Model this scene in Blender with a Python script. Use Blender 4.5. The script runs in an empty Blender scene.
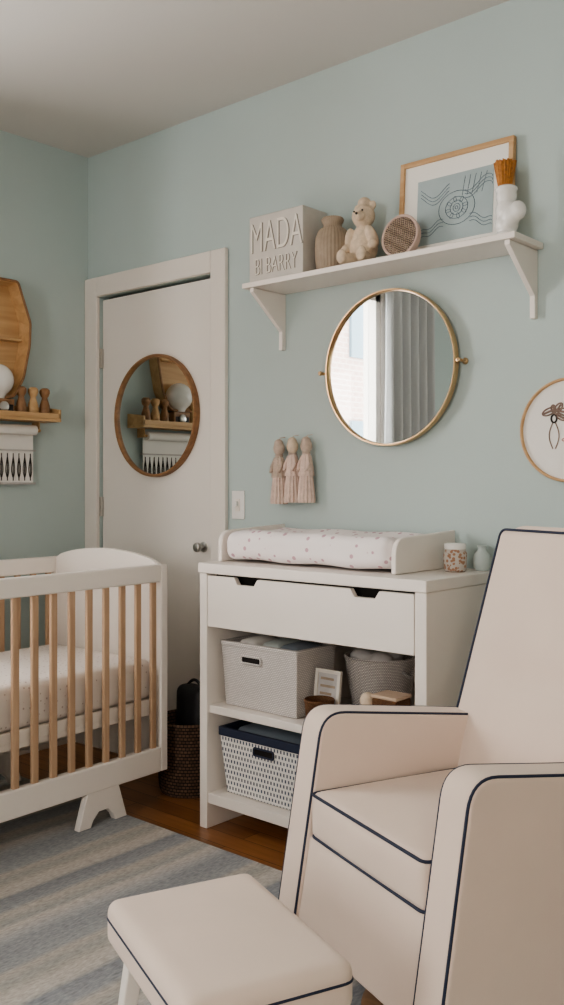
import bpy, bmesh, math, random
from mathutils import Vector, Matrix, Euler
random.seed(4)
I4 = Matrix.Identity(4)
XF = [I4.copy()]

# ---------------------------------------------------------------- materials
def srgb(r, g, b):
    f = lambda c: (c/255/12.92) if c/255 <= 0.04045 else ((c/255+0.055)/1.055)**2.4
    return (f(r), f(g), f(b), 1)

def mat(name, col, rough=0.6, metal=0.0, bump=0.0, bscale=200, var=0.0, vscale=6, spec=None, sheen=0):
    m = bpy.data.materials.new(name); m.use_nodes = True
    nt = m.node_tree; b = nt.nodes['Principled BSDF']
    b.inputs['Base Color'].default_value = col
    b.inputs['Roughness'].default_value = rough
    b.inputs['Metallic'].default_value = metal
    if spec is not None: b.inputs['Specular IOR Level'].default_value = spec
    if sheen: b.inputs['Sheen Weight'].default_value = sheen
    tc = nt.nodes.new('ShaderNodeTexCoord')
    if var > 0:
        n = nt.nodes.new('ShaderNodeTexNoise'); n.inputs['Scale'].default_value = vscale
        n.inputs['Detail'].default_value = 4
        nt.links.new(tc.outputs['Object'], n.inputs['Vector'])
        r = nt.nodes.new('ShaderNodeValToRGB')
        r.color_ramp.elements[0].position = 0.3; r.color_ramp.elements[1].position = 0.7
        r.color_ramp.elements[0].color = tuple(c*(1-var) for c in col[:3])+(1,)
        r.color_ramp.elements[1].color = tuple(min(1, c*(1+var)) for c in col[:3])+(1,)
        nt.links.new(n.outputs['Fac'], r.inputs['Fac'])
        nt.links.new(r.outputs['Color'], b.inputs['Base Color'])
    if bump > 0:
        n = nt.nodes.new('ShaderNodeTexNoise'); n.inputs['Scale'].default_value = bscale
        n.inputs['Detail'].default_value = 3
        nt.links.new(tc.outputs['Object'], n.inputs['Vector'])
        bp = nt.nodes.new('ShaderNodeBump'); bp.inputs['Strength'].default_value = bump
        bp.inputs['Distance'].default_value = 0.002
        nt.links.new(n.outputs['Fac'], bp.inputs['Height'])
        nt.links.new(bp.outputs['Normal'], b.inputs['Normal'])
    return m

def wood(name, c1, c2, axis='Z', rough=0.45, scale=30):
    m = mat(name, c1, rough)
    nt = m.node_tree; b = nt.nodes['Principled BSDF']
    tc = [n for n in nt.nodes if n.type == 'TEX_COORD'][0]
    mp = nt.nodes.new('ShaderNodeMapping')
    s = [1, 1, 1]; s['XYZ'.index(axis)] = 0.07
    mp.inputs['Scale'].default_value = s
    n = nt.nodes.new('ShaderNodeTexNoise'); n.inputs['Scale'].default_value = scale
    n.inputs['Detail'].default_value = 6; n.inputs['Distortion'].default_value = 0.8
    r = nt.nodes.new('ShaderNodeValToRGB')
    r.color_ramp.elements[0].position = 0.3; r.color_ramp.elements[1].position = 0.72
    r.color_ramp.elements[0].color = c1; r.color_ramp.elements[1].color = c2
    nt.links.new(tc.outputs['Object'], mp.inputs['Vector'])
    nt.links.new(mp.outputs['Vector'], n.inputs['Vector'])
    nt.links.new(n.outputs['Fac'], r.inputs['Fac'])
    nt.links.new(r.outputs['Color'], b.inputs['Base Color'])
    return m

def dots(name, base, dot, scale=30, rad=0.25, rnd=0.5):
    m = mat(name, base, 0.85)
    nt = m.node_tree; b = nt.nodes['Principled BSDF']
    tc = [n for n in nt.nodes if n.type == 'TEX_COORD'][0]
    v = nt.nodes.new('ShaderNodeTexVoronoi'); v.inputs['Scale'].default_value = scale
    v.inputs['Randomness'].default_value = rnd
    r = nt.nodes.new('ShaderNodeValToRGB')
    r.color_ramp.elements[0].position = rad; r.color_ramp.elements[1].position = rad+0.05
    r.color_ramp.elements[0].color = dot; r.color_ramp.elements[1].color = base
    nt.links.new(tc.outputs['Object'], v.inputs['Vector'])
    nt.links.new(v.outputs['Distance'], r.inputs['Fac'])
    nt.links.new(r.outputs['Color'], b.inputs['Base Color'])
    return m

def weave(name, c1, c2, cm, sx=60, sz=60, mortar=0.12, bump=0.6, bw=0.5, rh=0.25, inv=True):
    """brick weave on (x+y, z) of object coords"""
    m = mat(name, c1, 0.85)
    nt = m.node_tree; b = nt.nodes['Principled BSDF']
    tc = [n for n in nt.nodes if n.type == 'TEX_COORD'][0]
    sp = nt.nodes.new('ShaderNodeSeparateXYZ'); nt.links.new(tc.outputs['Object'], sp.inputs[0])
    ad = nt.nodes.new('ShaderNodeMath'); ad.operation = 'ADD'
    nt.links.new(sp.outputs[0], ad.inputs[0]); nt.links.new(sp.outputs[1], ad.inputs[1])
    m1 = nt.nodes.new('ShaderNodeMath'); m1.operation = 'MULTIPLY'; m1.inputs[1].default_value = sx
    m2 = nt.nodes.new('ShaderNodeMath'); m2.operation = 'MULTIPLY'; m2.inputs[1].default_value = sz
    nt.links.new(ad.outputs[0], m1.inputs[0]); nt.links.new(sp.outputs[2], m2.inputs[0])
    cb = nt.nodes.new('ShaderNodeCombineXYZ')
    nt.links.new(m1.outputs[0], cb.inputs[0]); nt.links.new(m2.outputs[0], cb.inputs[1])
    bt = nt.nodes.new('ShaderNodeTexBrick'); bt.inputs['Scale'].default_value = 1
    bt.inputs['Color1'].default_value = c1; bt.inputs['Color2'].default_value = c2
    bt.inputs['Mortar'].default_value = cm; bt.inputs['Mortar Size'].default_value = mortar
    bt.inputs['Brick Width'].default_value = bw; bt.inputs['Row Height'].default_value = rh
    bt.inputs['Mortar Smooth'].default_value = 0.3
    nt.links.new(cb.outputs[0], bt.inputs['Vector'])
    nt.links.new(bt.outputs['Color'], b.inputs['Base Color'])
    bp = nt.nodes.new('ShaderNodeBump'); bp.inputs['Strength'].default_value = bump
    bp.inputs['Distance'].default_value = 0.003; bp.invert = inv
    nt.links.new(bt.outputs['Fac'], bp.inputs['Height'])
    nt.links.new(bp.outputs['Normal'], b.inputs['Normal'])
    return m

M = {}
M['wall'] = mat('wall_paint', srgb(183, 197, 195), 0.7, bump=0.15, bscale=120, var=0.02, vscale=2)
M['ceil'] = mat('ceiling_paint', srgb(212, 209, 204), 0.9)
M['trim'] = mat('trim_paint', srgb(228, 221, 213), 0.45)
M['door'] = mat('door_paint', srgb(228, 222, 215), 0.4)
M['white'] = mat('white_lacquer', srgb(236, 229, 222), 0.4, var=0.01)
M['whitein'] = mat('white_ceramic', srgb(232, 230, 226), 0.25)
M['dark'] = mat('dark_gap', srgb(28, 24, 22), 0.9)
M['cream'] = mat('cream_upholstery', srgb(226, 208, 195), 0.9, bump=0.5, bscale=900, var=0.03, vscale=5, sheen=0.2)
M['navy'] = mat('navy_piping', srgb(38, 46, 68), 0.7)
M['oak'] = wood('natural_beech', srgb(174, 142, 114), srgb(198, 168, 140), 'Z')
M['oaky'] = wood('honey_wood', srgb(184, 146, 102), srgb(212, 176, 132), 'Y')
M['framewood'] = wood('frame_oak', srgb(184, 144, 102), srgb(210, 176, 134), 'X')
M['walnut'] = wood('walnut_rim', srgb(126, 92, 62), srgb(160, 120, 84), 'X')
M['brass'] = mat('brushed_brass', srgb(206, 176, 138), 0.28, 1.0)
M['steel'] = mat('brushed_nickel', srgb(190, 188, 184), 0.3, 1.0)
M['mirror'] = mat('mirror_glass', srgb(222, 228, 228), 0.015, 1.0)
M['sheet'] = dots('crib_sheet_print', srgb(232, 224, 218), srgb(196, 182, 176), 46, 0.14, 0.5)
M['pad'] = dots('pad_cover_print', srgb(240, 233, 232), srgb(202, 166, 176), 34, 0.23, 0.7)
M['greybin'] = weave('grey_woven_fabric', srgb(232, 226, 222), srgb(222, 216, 212), srgb(184, 179, 176), 50, 50, 0.06, 0.9, 0.5, 0.3)
M['navybin'] = weave('white_navy_weave', srgb(96, 102, 116), srgb(80, 88, 106), srgb(232, 229, 225), 24, 24, 0.11, 0.7, 0.34, 0.46, False)
M['rope'] = weave('grey_rope_weave', srgb(230, 222, 216), srgb(208, 202, 197), srgb(142, 137, 134), 50, 50, 0.07, 0.8)
M['wicker'] = weave('dark_wicker', srgb(112, 86, 68), srgb(84, 64, 50), srgb(26, 19, 15), 40, 40, 0.08, 1.0, 0.8, 0.5)
M['wickerl'] = weave('tan_wicker', srgb(176, 130, 86), srgb(150, 106, 68), srgb(80, 50, 30), 90, 120, 0.08, 1.0)
M['tan'] = mat('taupe_ceramic', srgb(160, 144, 126), 0.6, var=0.1, vscale=40)
M['plush'] = mat('cream_knit', srgb(212, 194, 172), 0.95, bump=1.0, bscale=260, var=0.12, vscale=60)
M['pinkknit'] = mat('blush_yarn', srgb(218, 196, 184), 0.95, bump=1.0, bscale=300, var=0.12, vscale=60)
M['yarnb'] = mat('beige_yarn', srgb(196, 178, 164), 0.95, bump=1.0, bscale=300, var=0.12, vscale=60)
M['bristle'] = mat('rust_bristle', srgb(182, 126, 70), 0.8, var=0.25, vscale=120)
M['bead'] = mat('black_bead', srgb(25, 20, 18), 0.3)
M['mat'] = mat('mat_board', srgb(238, 236, 230), 0.8)
M['art'] = mat('blue_grey_print', srgb(168, 183, 185), 0.7, var=0.05, vscale=14)
M['ink'] = mat('ink_line', srgb(108, 122, 132), 0.8)
M['inkw'] = mat('ink_dark', srgb(60, 56, 54), 0.8)
M['thread'] = mat('embroidery_thread', srgb(140, 120, 110), 0.9)
M['threadp'] = mat('pink_thread', srgb(200, 150, 140), 0.9)
M['linen'] = mat('white_linen', srgb(236, 233, 228), 0.9, bump=0.5, bscale=700)
M['black'] = mat('black_leather', srgb(26, 25, 28), 0.5, bump=0.4, bscale=100)
M['curtain'] = mat('grey_curtain', srgb(190, 190, 190), 0.9, bump=0.3, bscale=500)
M['hair'] = mat('pink_wood', srgb(204, 180, 168), 0.5)
M['bris'] = dots('brush_bristles', srgb(120, 106, 98), srgb(190, 176, 162), 130, 0.35, 0.2)
M['jar'] = dots('patterned_jar', srgb(196, 188, 180), srgb(166, 128, 104), 90, 0.42, 0.9)
M['celadon'] = mat('celadon_glaze', srgb(196, 206, 203), 0.3)
M['signw'] = mat('chalk_wood', srgb(202, 198, 191), 0.8, var=0.05, vscale=20)
M['signt'] = mat('sign_letter_paint', srgb(228, 223, 214), 0.7)
M['signs'] = mat('sign_letter_shade', srgb(140, 134, 126), 0.8)  # grey for the letter shading, painted as offset darker copies
M['brick'] = weave('facade_brick', srgb(176, 150, 142), srgb(166, 142, 134), srgb(186, 178, 170), 3, 3, 0.03, 0.2)
M['glassd'] = mat('facade_window', srgb(100, 120, 132), 0.2)
M['bookA'] = mat('book_cover_cream', srgb(220, 214, 204), 0.7)
M['bookB'] = mat('book_cover_slate', srgb(120, 130, 140), 0.7)
M['toy'] = mat('beige_toy_fabric', srgb(196, 172, 150), 0.9, bump=0.5, bscale=300)
M['toyb'] = mat('pink_toy_fabric', srgb(200, 160, 140), 0.9, bump=0.5, bscale=300)
M['greycloth'] = mat('grey_muslin', srgb(188, 184, 182), 0.95, bump=0.6, bscale=90, var=0.08, vscale=30)
def emis(name, col, s):
    m = bpy.data.materials.new(name); m.use_nodes = True
    b = m.node_tree.nodes['Principled BSDF']
    b.inputs['Base Color'].default_value = (0.9, 0.9, 0.85, 1)
    b.inputs['Emission Color'].default_value = col; b.inputs['Emission Strength'].default_value = s
    return m
M['fill_glow'] = emis('fill_lamp_glow', (1.0, 0.82, 0.68, 1), 62)  # glow of the added fill lamp

# floor
def floor_mat():
    m = mat('oak_floor_boards', srgb(150, 92, 50), 0.28)
    nt = m.node_tree; b = nt.nodes['Principled BSDF']
    tc = [n for n in nt.nodes if n.type == 'TEX_COORD'][0]
    bt = nt.nodes.new('ShaderNodeTexBrick'); bt.inputs['Scale'].default_value = 1
    bt.inputs['Brick Width'].default_value = 1.1; bt.inputs['Row Height'].default_value = 0.085
    bt.inputs['Mortar Size'].default_value = 0.0015
    bt.inputs['Color1'].default_value = srgb(176, 124, 80); bt.inputs['Color2'].default_value = srgb(150, 102, 64)
    bt.inputs['Mortar'].default_value = srgb(60, 34, 18)
    mp = nt.nodes.new('ShaderNodeMapping'); mp.inputs['Scale'].default_value = (0.08, 1, 1)
    n = nt.nodes.new('ShaderNodeTexNoise'); n.inputs['Scale'].default_value = 45; n.inputs['Detail'].default_value = 6
    mx = nt.nodes.new('ShaderNodeMixRGB'); mx.blend_type = 'MULTIPLY'; mx.inputs['Fac'].default_value = 0.5
    nt.links.new(tc.outputs['Object'], bt.inputs['Vector'])
    nt.links.new(tc.outputs['Object'], mp.inputs['Vector']); nt.links.new(mp.outputs[0], n.inputs['Vector'])
    nt.links.new(bt.outputs['Color'], mx.inputs[1])
    r = nt.nodes.new('ShaderNodeValToRGB'); r.color_ramp.elements[0].position = 0.3; r.color_ramp.elements[0].color = (0.45, 0.4, 0.35, 1)
    r.color_ramp.elements[1].position = 0.65; r.color_ramp.elements[1].color = (1, 1, 1, 1)
    nt.links.new(n.outputs['Fac'], r.inputs['Fac']); nt.links.new(r.outputs['Color'], mx.inputs[2])
    nt.links.new(mx.outputs[0], b.inputs['Base Color'])
    return m
M['floor'] = floor_mat()

def rug_mat():
    m = mat('striped_wool_rug', srgb(170, 170, 168), 0.95)
    nt = m.node_tree; b = nt.nodes['Principled BSDF']
    tc = [n for n in nt.nodes if n.type == 'TEX_COORD'][0]
    sp = nt.nodes.new('ShaderNodeSeparateXYZ'); nt.links.new(tc.outputs['Object'], sp.inputs[0])
    nz = nt.nodes.new('ShaderNodeTexNoise'); nz.inputs['Scale'].default_value = 3
    nt.links.new(tc.outputs['Object'], nz.inputs['Vector'])
    a = nt.nodes.new('ShaderNodeMath'); a.operation = 'MULTIPLY_ADD'; a.inputs[1].default_value = 0.03
    nt.links.new(nz.outputs['Fac'], a.inputs[0]); nt.links.new(sp.outputs[0], a.inputs[2])
    d = nt.nodes.new('ShaderNodeMath'); d.operation = 'MULTIPLY'; d.inputs[1].default_value = 1/0.52
    nt.links.new(a.outputs[0], d.inputs[0])
    f = nt.nodes.new('ShaderNodeMath'); f.operation = 'FRACT'; nt.links.new(d.outputs[0], f.inputs[0])
    r = nt.nodes.new('ShaderNodeValToRGB'); cr = r.color_ramp
    stops = [(0.0, (152, 155, 158)), (0.13, (162, 165, 167)), (0.17, (186, 181, 173)), (0.24, (169, 169, 165)), (0.30, (180, 177, 170)),
             (0.34, (196, 191, 184)), (0.42, (192, 188, 182)), (0.46, (146, 150, 155)), (0.58, (158, 161, 165)),
             (0.63, (186, 181, 173)), (0.74, (164, 165, 163)), (0.78, (194, 189, 182)), (0.88, (172, 173, 174)), (0.93, (154, 157, 160))]
    cr.elements[0].position = stops[0][0]; cr.elements[0].color = srgb(*stops[0][1])
    cr.elements[1].position = stops[-1][0]; cr.elements[1].color = srgb(*stops[-1][1])
    for p, c in stops[1:-1]:
        e = cr.elements.new(p); e.color = srgb(*c)
    nt.links.new(f.outputs[0], r.inputs['Fac'])
    n2 = nt.nodes.new('ShaderNodeTexNoise'); n2.inputs['Scale'].default_value = 160; n2.inputs['Detail'].default_value = 3
    mp = nt.nodes.new('ShaderNodeMapping'); mp.inputs['Scale'].default_value = (1, 0.3, 1)
    nt.links.new(tc.outputs['Object'], mp.inputs['Vector']); nt.links.new(mp.outputs[0], n2.inputs['Vector'])
    mx = nt.nodes.new('ShaderNodeMixRGB'); mx.blend_type = 'OVERLAY'; mx.inputs['Fac'].default_value = 0.5
    nt.links.new(r.outputs['Color'], mx.inputs[1]); nt.links.new(n2.outputs['Fac'], mx.inputs[2])
    nt.links.new(mx.outputs[0], b.inputs['Base Color'])
    bp = nt.nodes.new('ShaderNodeBump'); bp.inputs['Strength'].default_value = 0.8; bp.inputs['Distance'].default_value = 0.004
    nt.links.new(n2.outputs['Fac'], bp.inputs['Height']); nt.links.new(bp.outputs['Normal'], b.inputs['Normal'])
    return m
M['rug'] = rug_mat()

def pane_mat():
    m = bpy.data.materials.new('window_glass'); m.use_nodes = True
    nt = m.node_tree; nt.nodes.clear()
    o = nt.nodes.new('ShaderNodeOutputMaterial'); t = nt.nodes.new('ShaderNodeBsdfTransparent')
    g = nt.nodes.new('ShaderNodeBsdfGlossy'); g.inputs['Roughness'].default_value = 0.02
    x = nt.nodes.new('ShaderNodeMixShader'); x.inputs[0].default_value = 0.06
    nt.links.new(t.outputs[0], x.inputs[1]); nt.links.new(g.outputs[0], x.inputs[2]); nt.links.new(x.outputs[0], o.inputs[0])
    return m
M['pane'] = pane_mat()

# ---------------------------------------------------------------- builders
def group(name, loc=(0, 0, 0)):
    e = bpy.data.objects.new(name, None); e.empty_display_size = 0.1
    e.location = loc
    bpy.context.collection.objects.link(e); return e

def finish(name, bm, m, parent=None, smooth=True, bevel=0, seg=3, angle=40):
    me = bpy.data.meshes.new(name)
    bmesh.ops.recalc_face_normals(bm, faces=bm.faces)
    bm.transform(XF[0])
    bm.to_mesh(me); bm.free()
    return finish_me(name, me, m, parent, smooth, bevel, seg, angle)

def finish_me(name, me, m, parent=None, smooth=True, bevel=0, seg=3, angle=40):
    me.materials.append(m)
    ob = bpy.data.objects.new(name, me)
    bpy.context.collection.objects.link(ob)
    if parent:
        ob.parent = parent
        ob.matrix_parent_inverse = Matrix.Translation(parent.location).inverted()
    if smooth:
        for p in me.polygons: p.use_smooth = True
        if bevel == 0:
            try: me.set_sharp_from_angle(angle=math.radians(angle))
            except Exception: pass
    if bevel > 0:
        b = ob.modifiers.new('bevel', 'BEVEL'); b.width = bevel; b.segments = seg
        b.limit_method = 'ANGLE'; b.angle_limit = math.radians(35)
        b.harden_normals = True
    return ob

def box(name, a, b, m, parent=None, bevel=0.003, seg=2):
    bm = bmesh.new(); bmesh.ops.create_cube(bm, size=1)
    c = [(a[i]+b[i])/2 for i in range(3)]; s = [abs(b[i]-a[i]) for i in range(3)]
    for v in bm.verts: v.co = Vector((c[i]+v.co[i]*s[i] for i in range(3)))
    return finish(name, bm, m, parent, bevel > 0, bevel, seg)

def boxes(name, lst, m, parent=None, bevel=0.0):
    bm = bmesh.new()
    for a, b in lst:
        r = bmesh.ops.create_cube(bm, size=1)
        for v in r['verts']:
            v.co = Vector(((a[i]+b[i])/2+v.co[i]*abs(b[i]-a[i]) for i in range(3)))
    return finish(name, bm, m, parent, bevel > 0, bevel, 2)

def fillet(pts, rad, n=6):
    out = []; N = len(pts)
    for i in range(N):
        p = Vector(pts[i]); a = Vector(pts[i-1]); c = Vector(pts[(i+1) % N])
        r = rad[i] if isinstance(rad, (list, tuple)) else rad
        if r <= 0: out.append(tuple(p)); continue
        u = (a-p).normalized(); w = (c-p).normalized()
        ang = u.angle(w); t = min(r/math.tan(ang/2), (a-p).length*0.49, (c-p).length*0.49)
        p1 = p+u*t; p2 = p+w*t
        for k in range(n+1):
            s = k/n
            out.append(tuple((1-s)**2*p1+2*s*(1-s)*p+s*s*p2))
    return out

def prism(name, pts, axis, lo, hi, m, parent=None, bevel=0.003, seg=2):
    """pts 2D; axis 'X': pts=(y,z), 'Y': pts=(x,z), 'Z': pts=(x,y)"""
    def mk(p, h):
        return {'X': (h, p[0], p[1]), 'Y': (p[0], h, p[1]), 'Z': (p[0], p[1], h)}[axis]
    bm = bmesh.new()
    A = [bm.verts.new(mk(p, lo)) for p in pts]; B = [bm.verts.new(mk(p, hi)) for p in pts]
    bm.faces.new(A); bm.faces.new(B)
    n = len(pts)
    for i in range(n): bm.faces.new((A[i], A[(i+1) % n], B[(i+1) % n], B[i]))
    return finish(name, bm, m, parent, True, bevel, seg)

def lathe(name, prof, loc, m, parent=None, segs=40, rip=0, nrip=12, rot=None, sc=(1, 1, 1), angle=50):
    bm = bmesh.new(); rings = []
    for (r, z) in prof:
        ring = []
        for k in range(segs):
            a = 2*math.pi*k/segs
            rr = r*(1+rip*math.cos(nrip*a)) if r > 1e-5 else 1e-5
            ring.append(bm.verts.new((rr*math.cos(a)*sc[0], rr*math.sin(a)*sc[1], z*sc[2])))
        rings.append(ring)
    for i in range(len(rings)-1):
        for k in range(segs):
            bm.faces.new((rings[i][k], rings[i][(k+1) % segs], rings[i+1][(k+1) % segs], rings[i+1][k]))
    bm.faces.new(rings[0][::-1]); bm.faces.new(rings[-1])
    bmesh.ops.remove_doubles(bm, verts=bm.verts, dist=1e-4)
    mt = Matrix.Translation(loc) @ (rot if rot else I4)
    bm.transform(mt)
    return finish(name, bm, m, parent, True, 0, 3, angle)

def tube(name, pts, r, m, parent=None, closed=False, res=2, cap=True):
    cu = bpy.data.curves.new(name, 'CURVE'); cu.dimensions = '3D'
    sp = cu.splines.new('POLY'); sp.points.add(len(pts)-1)
    for i, p in enumerate(pts):
        sp.points[i].co = tuple(XF[0] @ Vector(p))+(1,)
    sp.use_cyclic_u = closed
    cu.bevel_depth = r; cu.bevel_resolution = res; cu.use_fill_caps = cap
    o = bpy.data.objects.new('tmp', cu); bpy.context.collection.objects.link(o)
    dg = bpy.context.evaluated_depsgraph_get()
    me = bpy.data.meshes.new_from_object(o.evaluated_get(dg))
    bpy.data.objects.remove(o)
    me.name = name; me.materials.clear()
    return finish_me(name, me, m, parent, True, 0, 3, 60)

def softbox(name, c, h, r, m, parent=None, puff=(0, 0, 0), n=15, rot=None, mod=None):
    bm = bmesh.new(); bmesh.ops.create_cube(bm, size=2)
    bmesh.ops.subdivide_edges(bm, edges=bm.edges, cuts=n, use_grid_fill=True)
    for v in bm.verts:
        q = [math.copysign(abs(math.sin(v.co[i]*math.pi/2)), v.co[i]) for i in range(3)]
        p = Vector((q[i]*h[i] for i in range(3)))
        inner = Vector((max(-(h[i]-r), min(h[i]-r, p[i])) for i in range(3)))
        d = p-inner
        if d.length > 1e-9: p = inner+d.normalized()*r
        e = p.copy()
        for i in range(3):
            j, k = (i+1) % 3, (i+2) % 3
            f = max(0, 1-(p[j]/h[j])**2)*max(0, 1-(p[k]/h[k])**2)
            e[i] += puff[i]*f*(p[i]/h[i])
        if mod: e = mod(e)
        v.co = e
    bm.transform(Matrix.Translation(c) @ (rot if rot else I4))
    return finish(name, bm, m, parent, True, 0, 3, 180)

def blob(name, ells, m, parent=None, voxel=0.005, sm=6):
    """fused ellipsoids: (center, radii[, euler])"""
    bm = bmesh.new()
    for e in ells:
        c, r = e[0], e[1]
        rt = Euler(e[2]).to_matrix().to_4x4() if len(e) > 2 else I4
        bmesh.ops.create_uvsphere(bm, u_segments=20, v_segments=12, radius=1,
                                  matrix=Matrix.Translation(c) @ rt @ Matrix.Diagonal((r[0], r[1], r[2], 1)))
    ob = finish(name, bm, m, parent)
    a = ob.modifiers.new('remesh', 'REMESH'); a.mode = 'VOXEL'; a.voxel_size = voxel; a.use_smooth_shade = True
    s = ob.modifiers.new('smooth', 'SMOOTH'); s.iterations = sm
    return ob

def ring_profile_mesh(name, c, R, w, d, m, parent=None, segs=72, axis='Y', sx=1.0, sz=1.0):
    bm = bmesh.new()
    prof = [(R-w, 0), (R-w, -d*0.75), (R-w*0.75, -d), (R-w*0.25, -d), (R, -d*0.75), (R, 0)]
    rings = []
    for (r, y) in prof:
        rings.append([bm.verts.new((c[0]+r*math.cos(2*math.pi*k/segs)*sx, c[1]+y, c[2]+r*math.sin(2*math.pi*k/segs)*sz)) for k in range(segs)])
    for i in range(len(prof)):
        a, b = rings[i], rings[(i+1) % len(prof)]
        for k in range(segs):
            bm.faces.new((a[k], a[(k+1) % segs], b[(k+1) % segs], b[k]))
    return finish(name, bm, m, parent, True, 0, 3, 35)

def disc_y(name, c, R, t, m, parent=None, segs=64, sx=1, sz=1):
    pts = [(c[0]+R*math.cos(2*math.pi*k/segs)*sx, c[2]+R*math.sin(2*math.pi*k/segs)*sz) for k in range(segs)]
    return prism(name, pts, 'Y', c[1]-t, c[1], m, parent, bevel=0)

# ---------------------------------------------------------------- room
XL, XR, YB, YW, H = -3.63, 1.5, -2.2, 2.73, 2.743
T = 0.12
DX0, DX1, DZ = -3.54, -2.782, 2.072   # door opening
boxes('floor', [((XL-T, YB-T, -0.1), (XR+T, YW+T, 0))], M['floor'])
boxes('ceiling', [((XL-T, YB-T, H), (XR+T, YW+T, H+0.1))], M['ceil'])
boxes('wall_back', [((XL-T, YW, 0), (DX0, YW+T, H)), ((DX0, YW, DZ), (DX1, YW+T, H)), ((DX1, YW, 0), (XR+T, YW+T, H)),
                    ((DX0, YW+0.08, 0), (DX1, YW+T, DZ))], M['wall'])
WY0, WY1, WZ0, WZ1 = 0.32, 1.36, 0.85, 2.45
boxes('wall_left', [((XL-T, YB, 0), (XL, WY0, H)), ((XL-T, WY1, 0), (XL, YW, H)),
                    ((XL-T, WY0, 0), (XL, WY1, WZ0)), ((XL-T, WY0, WZ1), (XL, WY1, H))], M['wall'])
VX0, VX1 = -1.7, -0.7
boxes('wall_front', [((XL-T, YB-T, 0), (VX0, YB, H)), ((VX1, YB-T, 0), (XR+T, YB, H)),
                     ((VX0, YB-T, 0), (VX1, YB, 0.8)), ((VX0, YB-T, 2.4), (VX1, YB, H))], M['wall'])
boxes('wall_right', [((XR, YB, 0), (XR+T, YW, H))], M['wall'])
# windows
w = group('window_1', (XL, (WY0+WY1)/2, 1.65))
boxes('frame', [((XL-0.09, WY0, WZ0), (XL+0.01, WY0+0.05, WZ1)), ((XL-0.09, WY1-0.05, WZ0), (XL+0.01, WY1, WZ1)),
                ((XL-0.09, WY0, WZ0), (XL+0.03, WY1, WZ0+0.05)), ((XL-0.09, WY0, WZ1-0.05), (XL+0.01, WY1, WZ1)),
                ((XL-0.07, WY0+0.05, 1.40), (XL-0.03, WY1-0.05, 1.44))], M['trim'], w)
boxes('casing', [((XL, WY0-0.08, WZ0-0.08), (XL+0.02, WY0, WZ1+0.08)), ((XL, WY1, WZ0-0.08), (XL+0.02, WY1+0.08, WZ1+0.08)),
                 ((XL, WY0, WZ1), (XL+0.02, WY1, WZ1+0.08)), ((XL, WY0, WZ0-0.08), (XL+0.02, WY1, WZ0))], M['trim'], w)
boxes('pane', [((XL-0.052, WY0+0.05, WZ0+0.05), (XL-0.048, WY1-0.05, WZ1-0.05))], M['pane'], w)
w = group('added_fill_window', ((VX0+VX1)/2, YB, 1.6))  # unseen window added behind the camera to let in front fill light
boxes('frame', [((VX0, YB-0.09, 0.8), (VX0+0.05, YB+0.01, 2.4)), ((VX1-0.05, YB-0.09, 0.8), (VX1, YB+0.01, 2.4)),
                ((VX0, YB-0.09, 0.8), (VX1, YB+0.03, 0.85)), ((VX0, YB-0.09, 2.35), (VX1, YB+0.01, 2.4)),
                ((VX0+0.05, YB-0.08, 1.56), (VX1-0.05, YB-0.02, 1.61))], M['trim'], w)
boxes('pane', [((VX0+0.05, YB-0.052, 0.85), (VX1-0.05, YB-0.048, 2.35))], M['pane'], w)

# door
d = group('door_1', ((DX0+DX1)/2, YW, 1.0))
box('slab', (DX0+0.006, YW+0.012, 0.008), (DX1-0.006, YW+0.05, DZ-0.014), M['door'], d, 0.002)
boxes('gap_shadow_stop', [((DX0, YW+0.052, 0), (DX1, YW+0.079, DZ))], M['dark'], d)
boxes('hinge_leaves', [((DX0-0.004, YW-0.004, z), (DX0+0.014, YW+0.011, z+0.09)) for z in (1.74, 1.05, 0.25)], M['steel'], d, 0.001)
kx, kz = -2.853, 0.936
ry = Euler((math.pi/2, 0, 0)).to_matrix().to_4x4()
lathe('knob', [(0.0, 0), (0.022, 0), (0.022, 0.005), (0.009, 0.008), (0.008, 0.024), (0.016, 0.030), (0.021, 0.038), (0.018, 0.048), (0, 0.052)],
      (kx, YW+0.012, kz), M['steel'], d, 28, rot=ry)
boxes('latch_plate', [((DX1-0.02, YW+0.008, kz-0.06), (DX1-0.008, YW+0.013, kz+0.05))], M['steel'], d)
box('trim_1', (XL+0.001, YW-0.022, 0), (DX0, YW-0.0005, DZ+0.09), M['trim'], None, 0.004)
box('trim_2', (DX1, YW-0.022, 0), (DX1+0.085, YW-0.0005, DZ+0.09), M['trim'], None, 0.004)
box('trim_3', (DX0, YW-0.022, DZ), (DX1, YW-0.0005, DZ+0.09), M['trim'], None, 0.004)
box('baseboard_back', (DX1+0.086, YW-0.016, 0), (XR, YW-0.0005, 0.1), M['trim'], None, 0.004)
box('baseboard_left', (XL+0.0005, YB, 0), (XL+0.016, YW-0.024, 0.1), M['trim'], None, 0.004)
box('baseboard_right', (XR-0.016, YB, 0), (XR-0.0005, YW-0.02, 0.1), M['trim'], None, 0.004)
box('baseboard_front', (XL+0.02, YB+0.0005, 0), (XR-0.02, YB+0.016, 0.1), M['trim'], None, 0.004)

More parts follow.
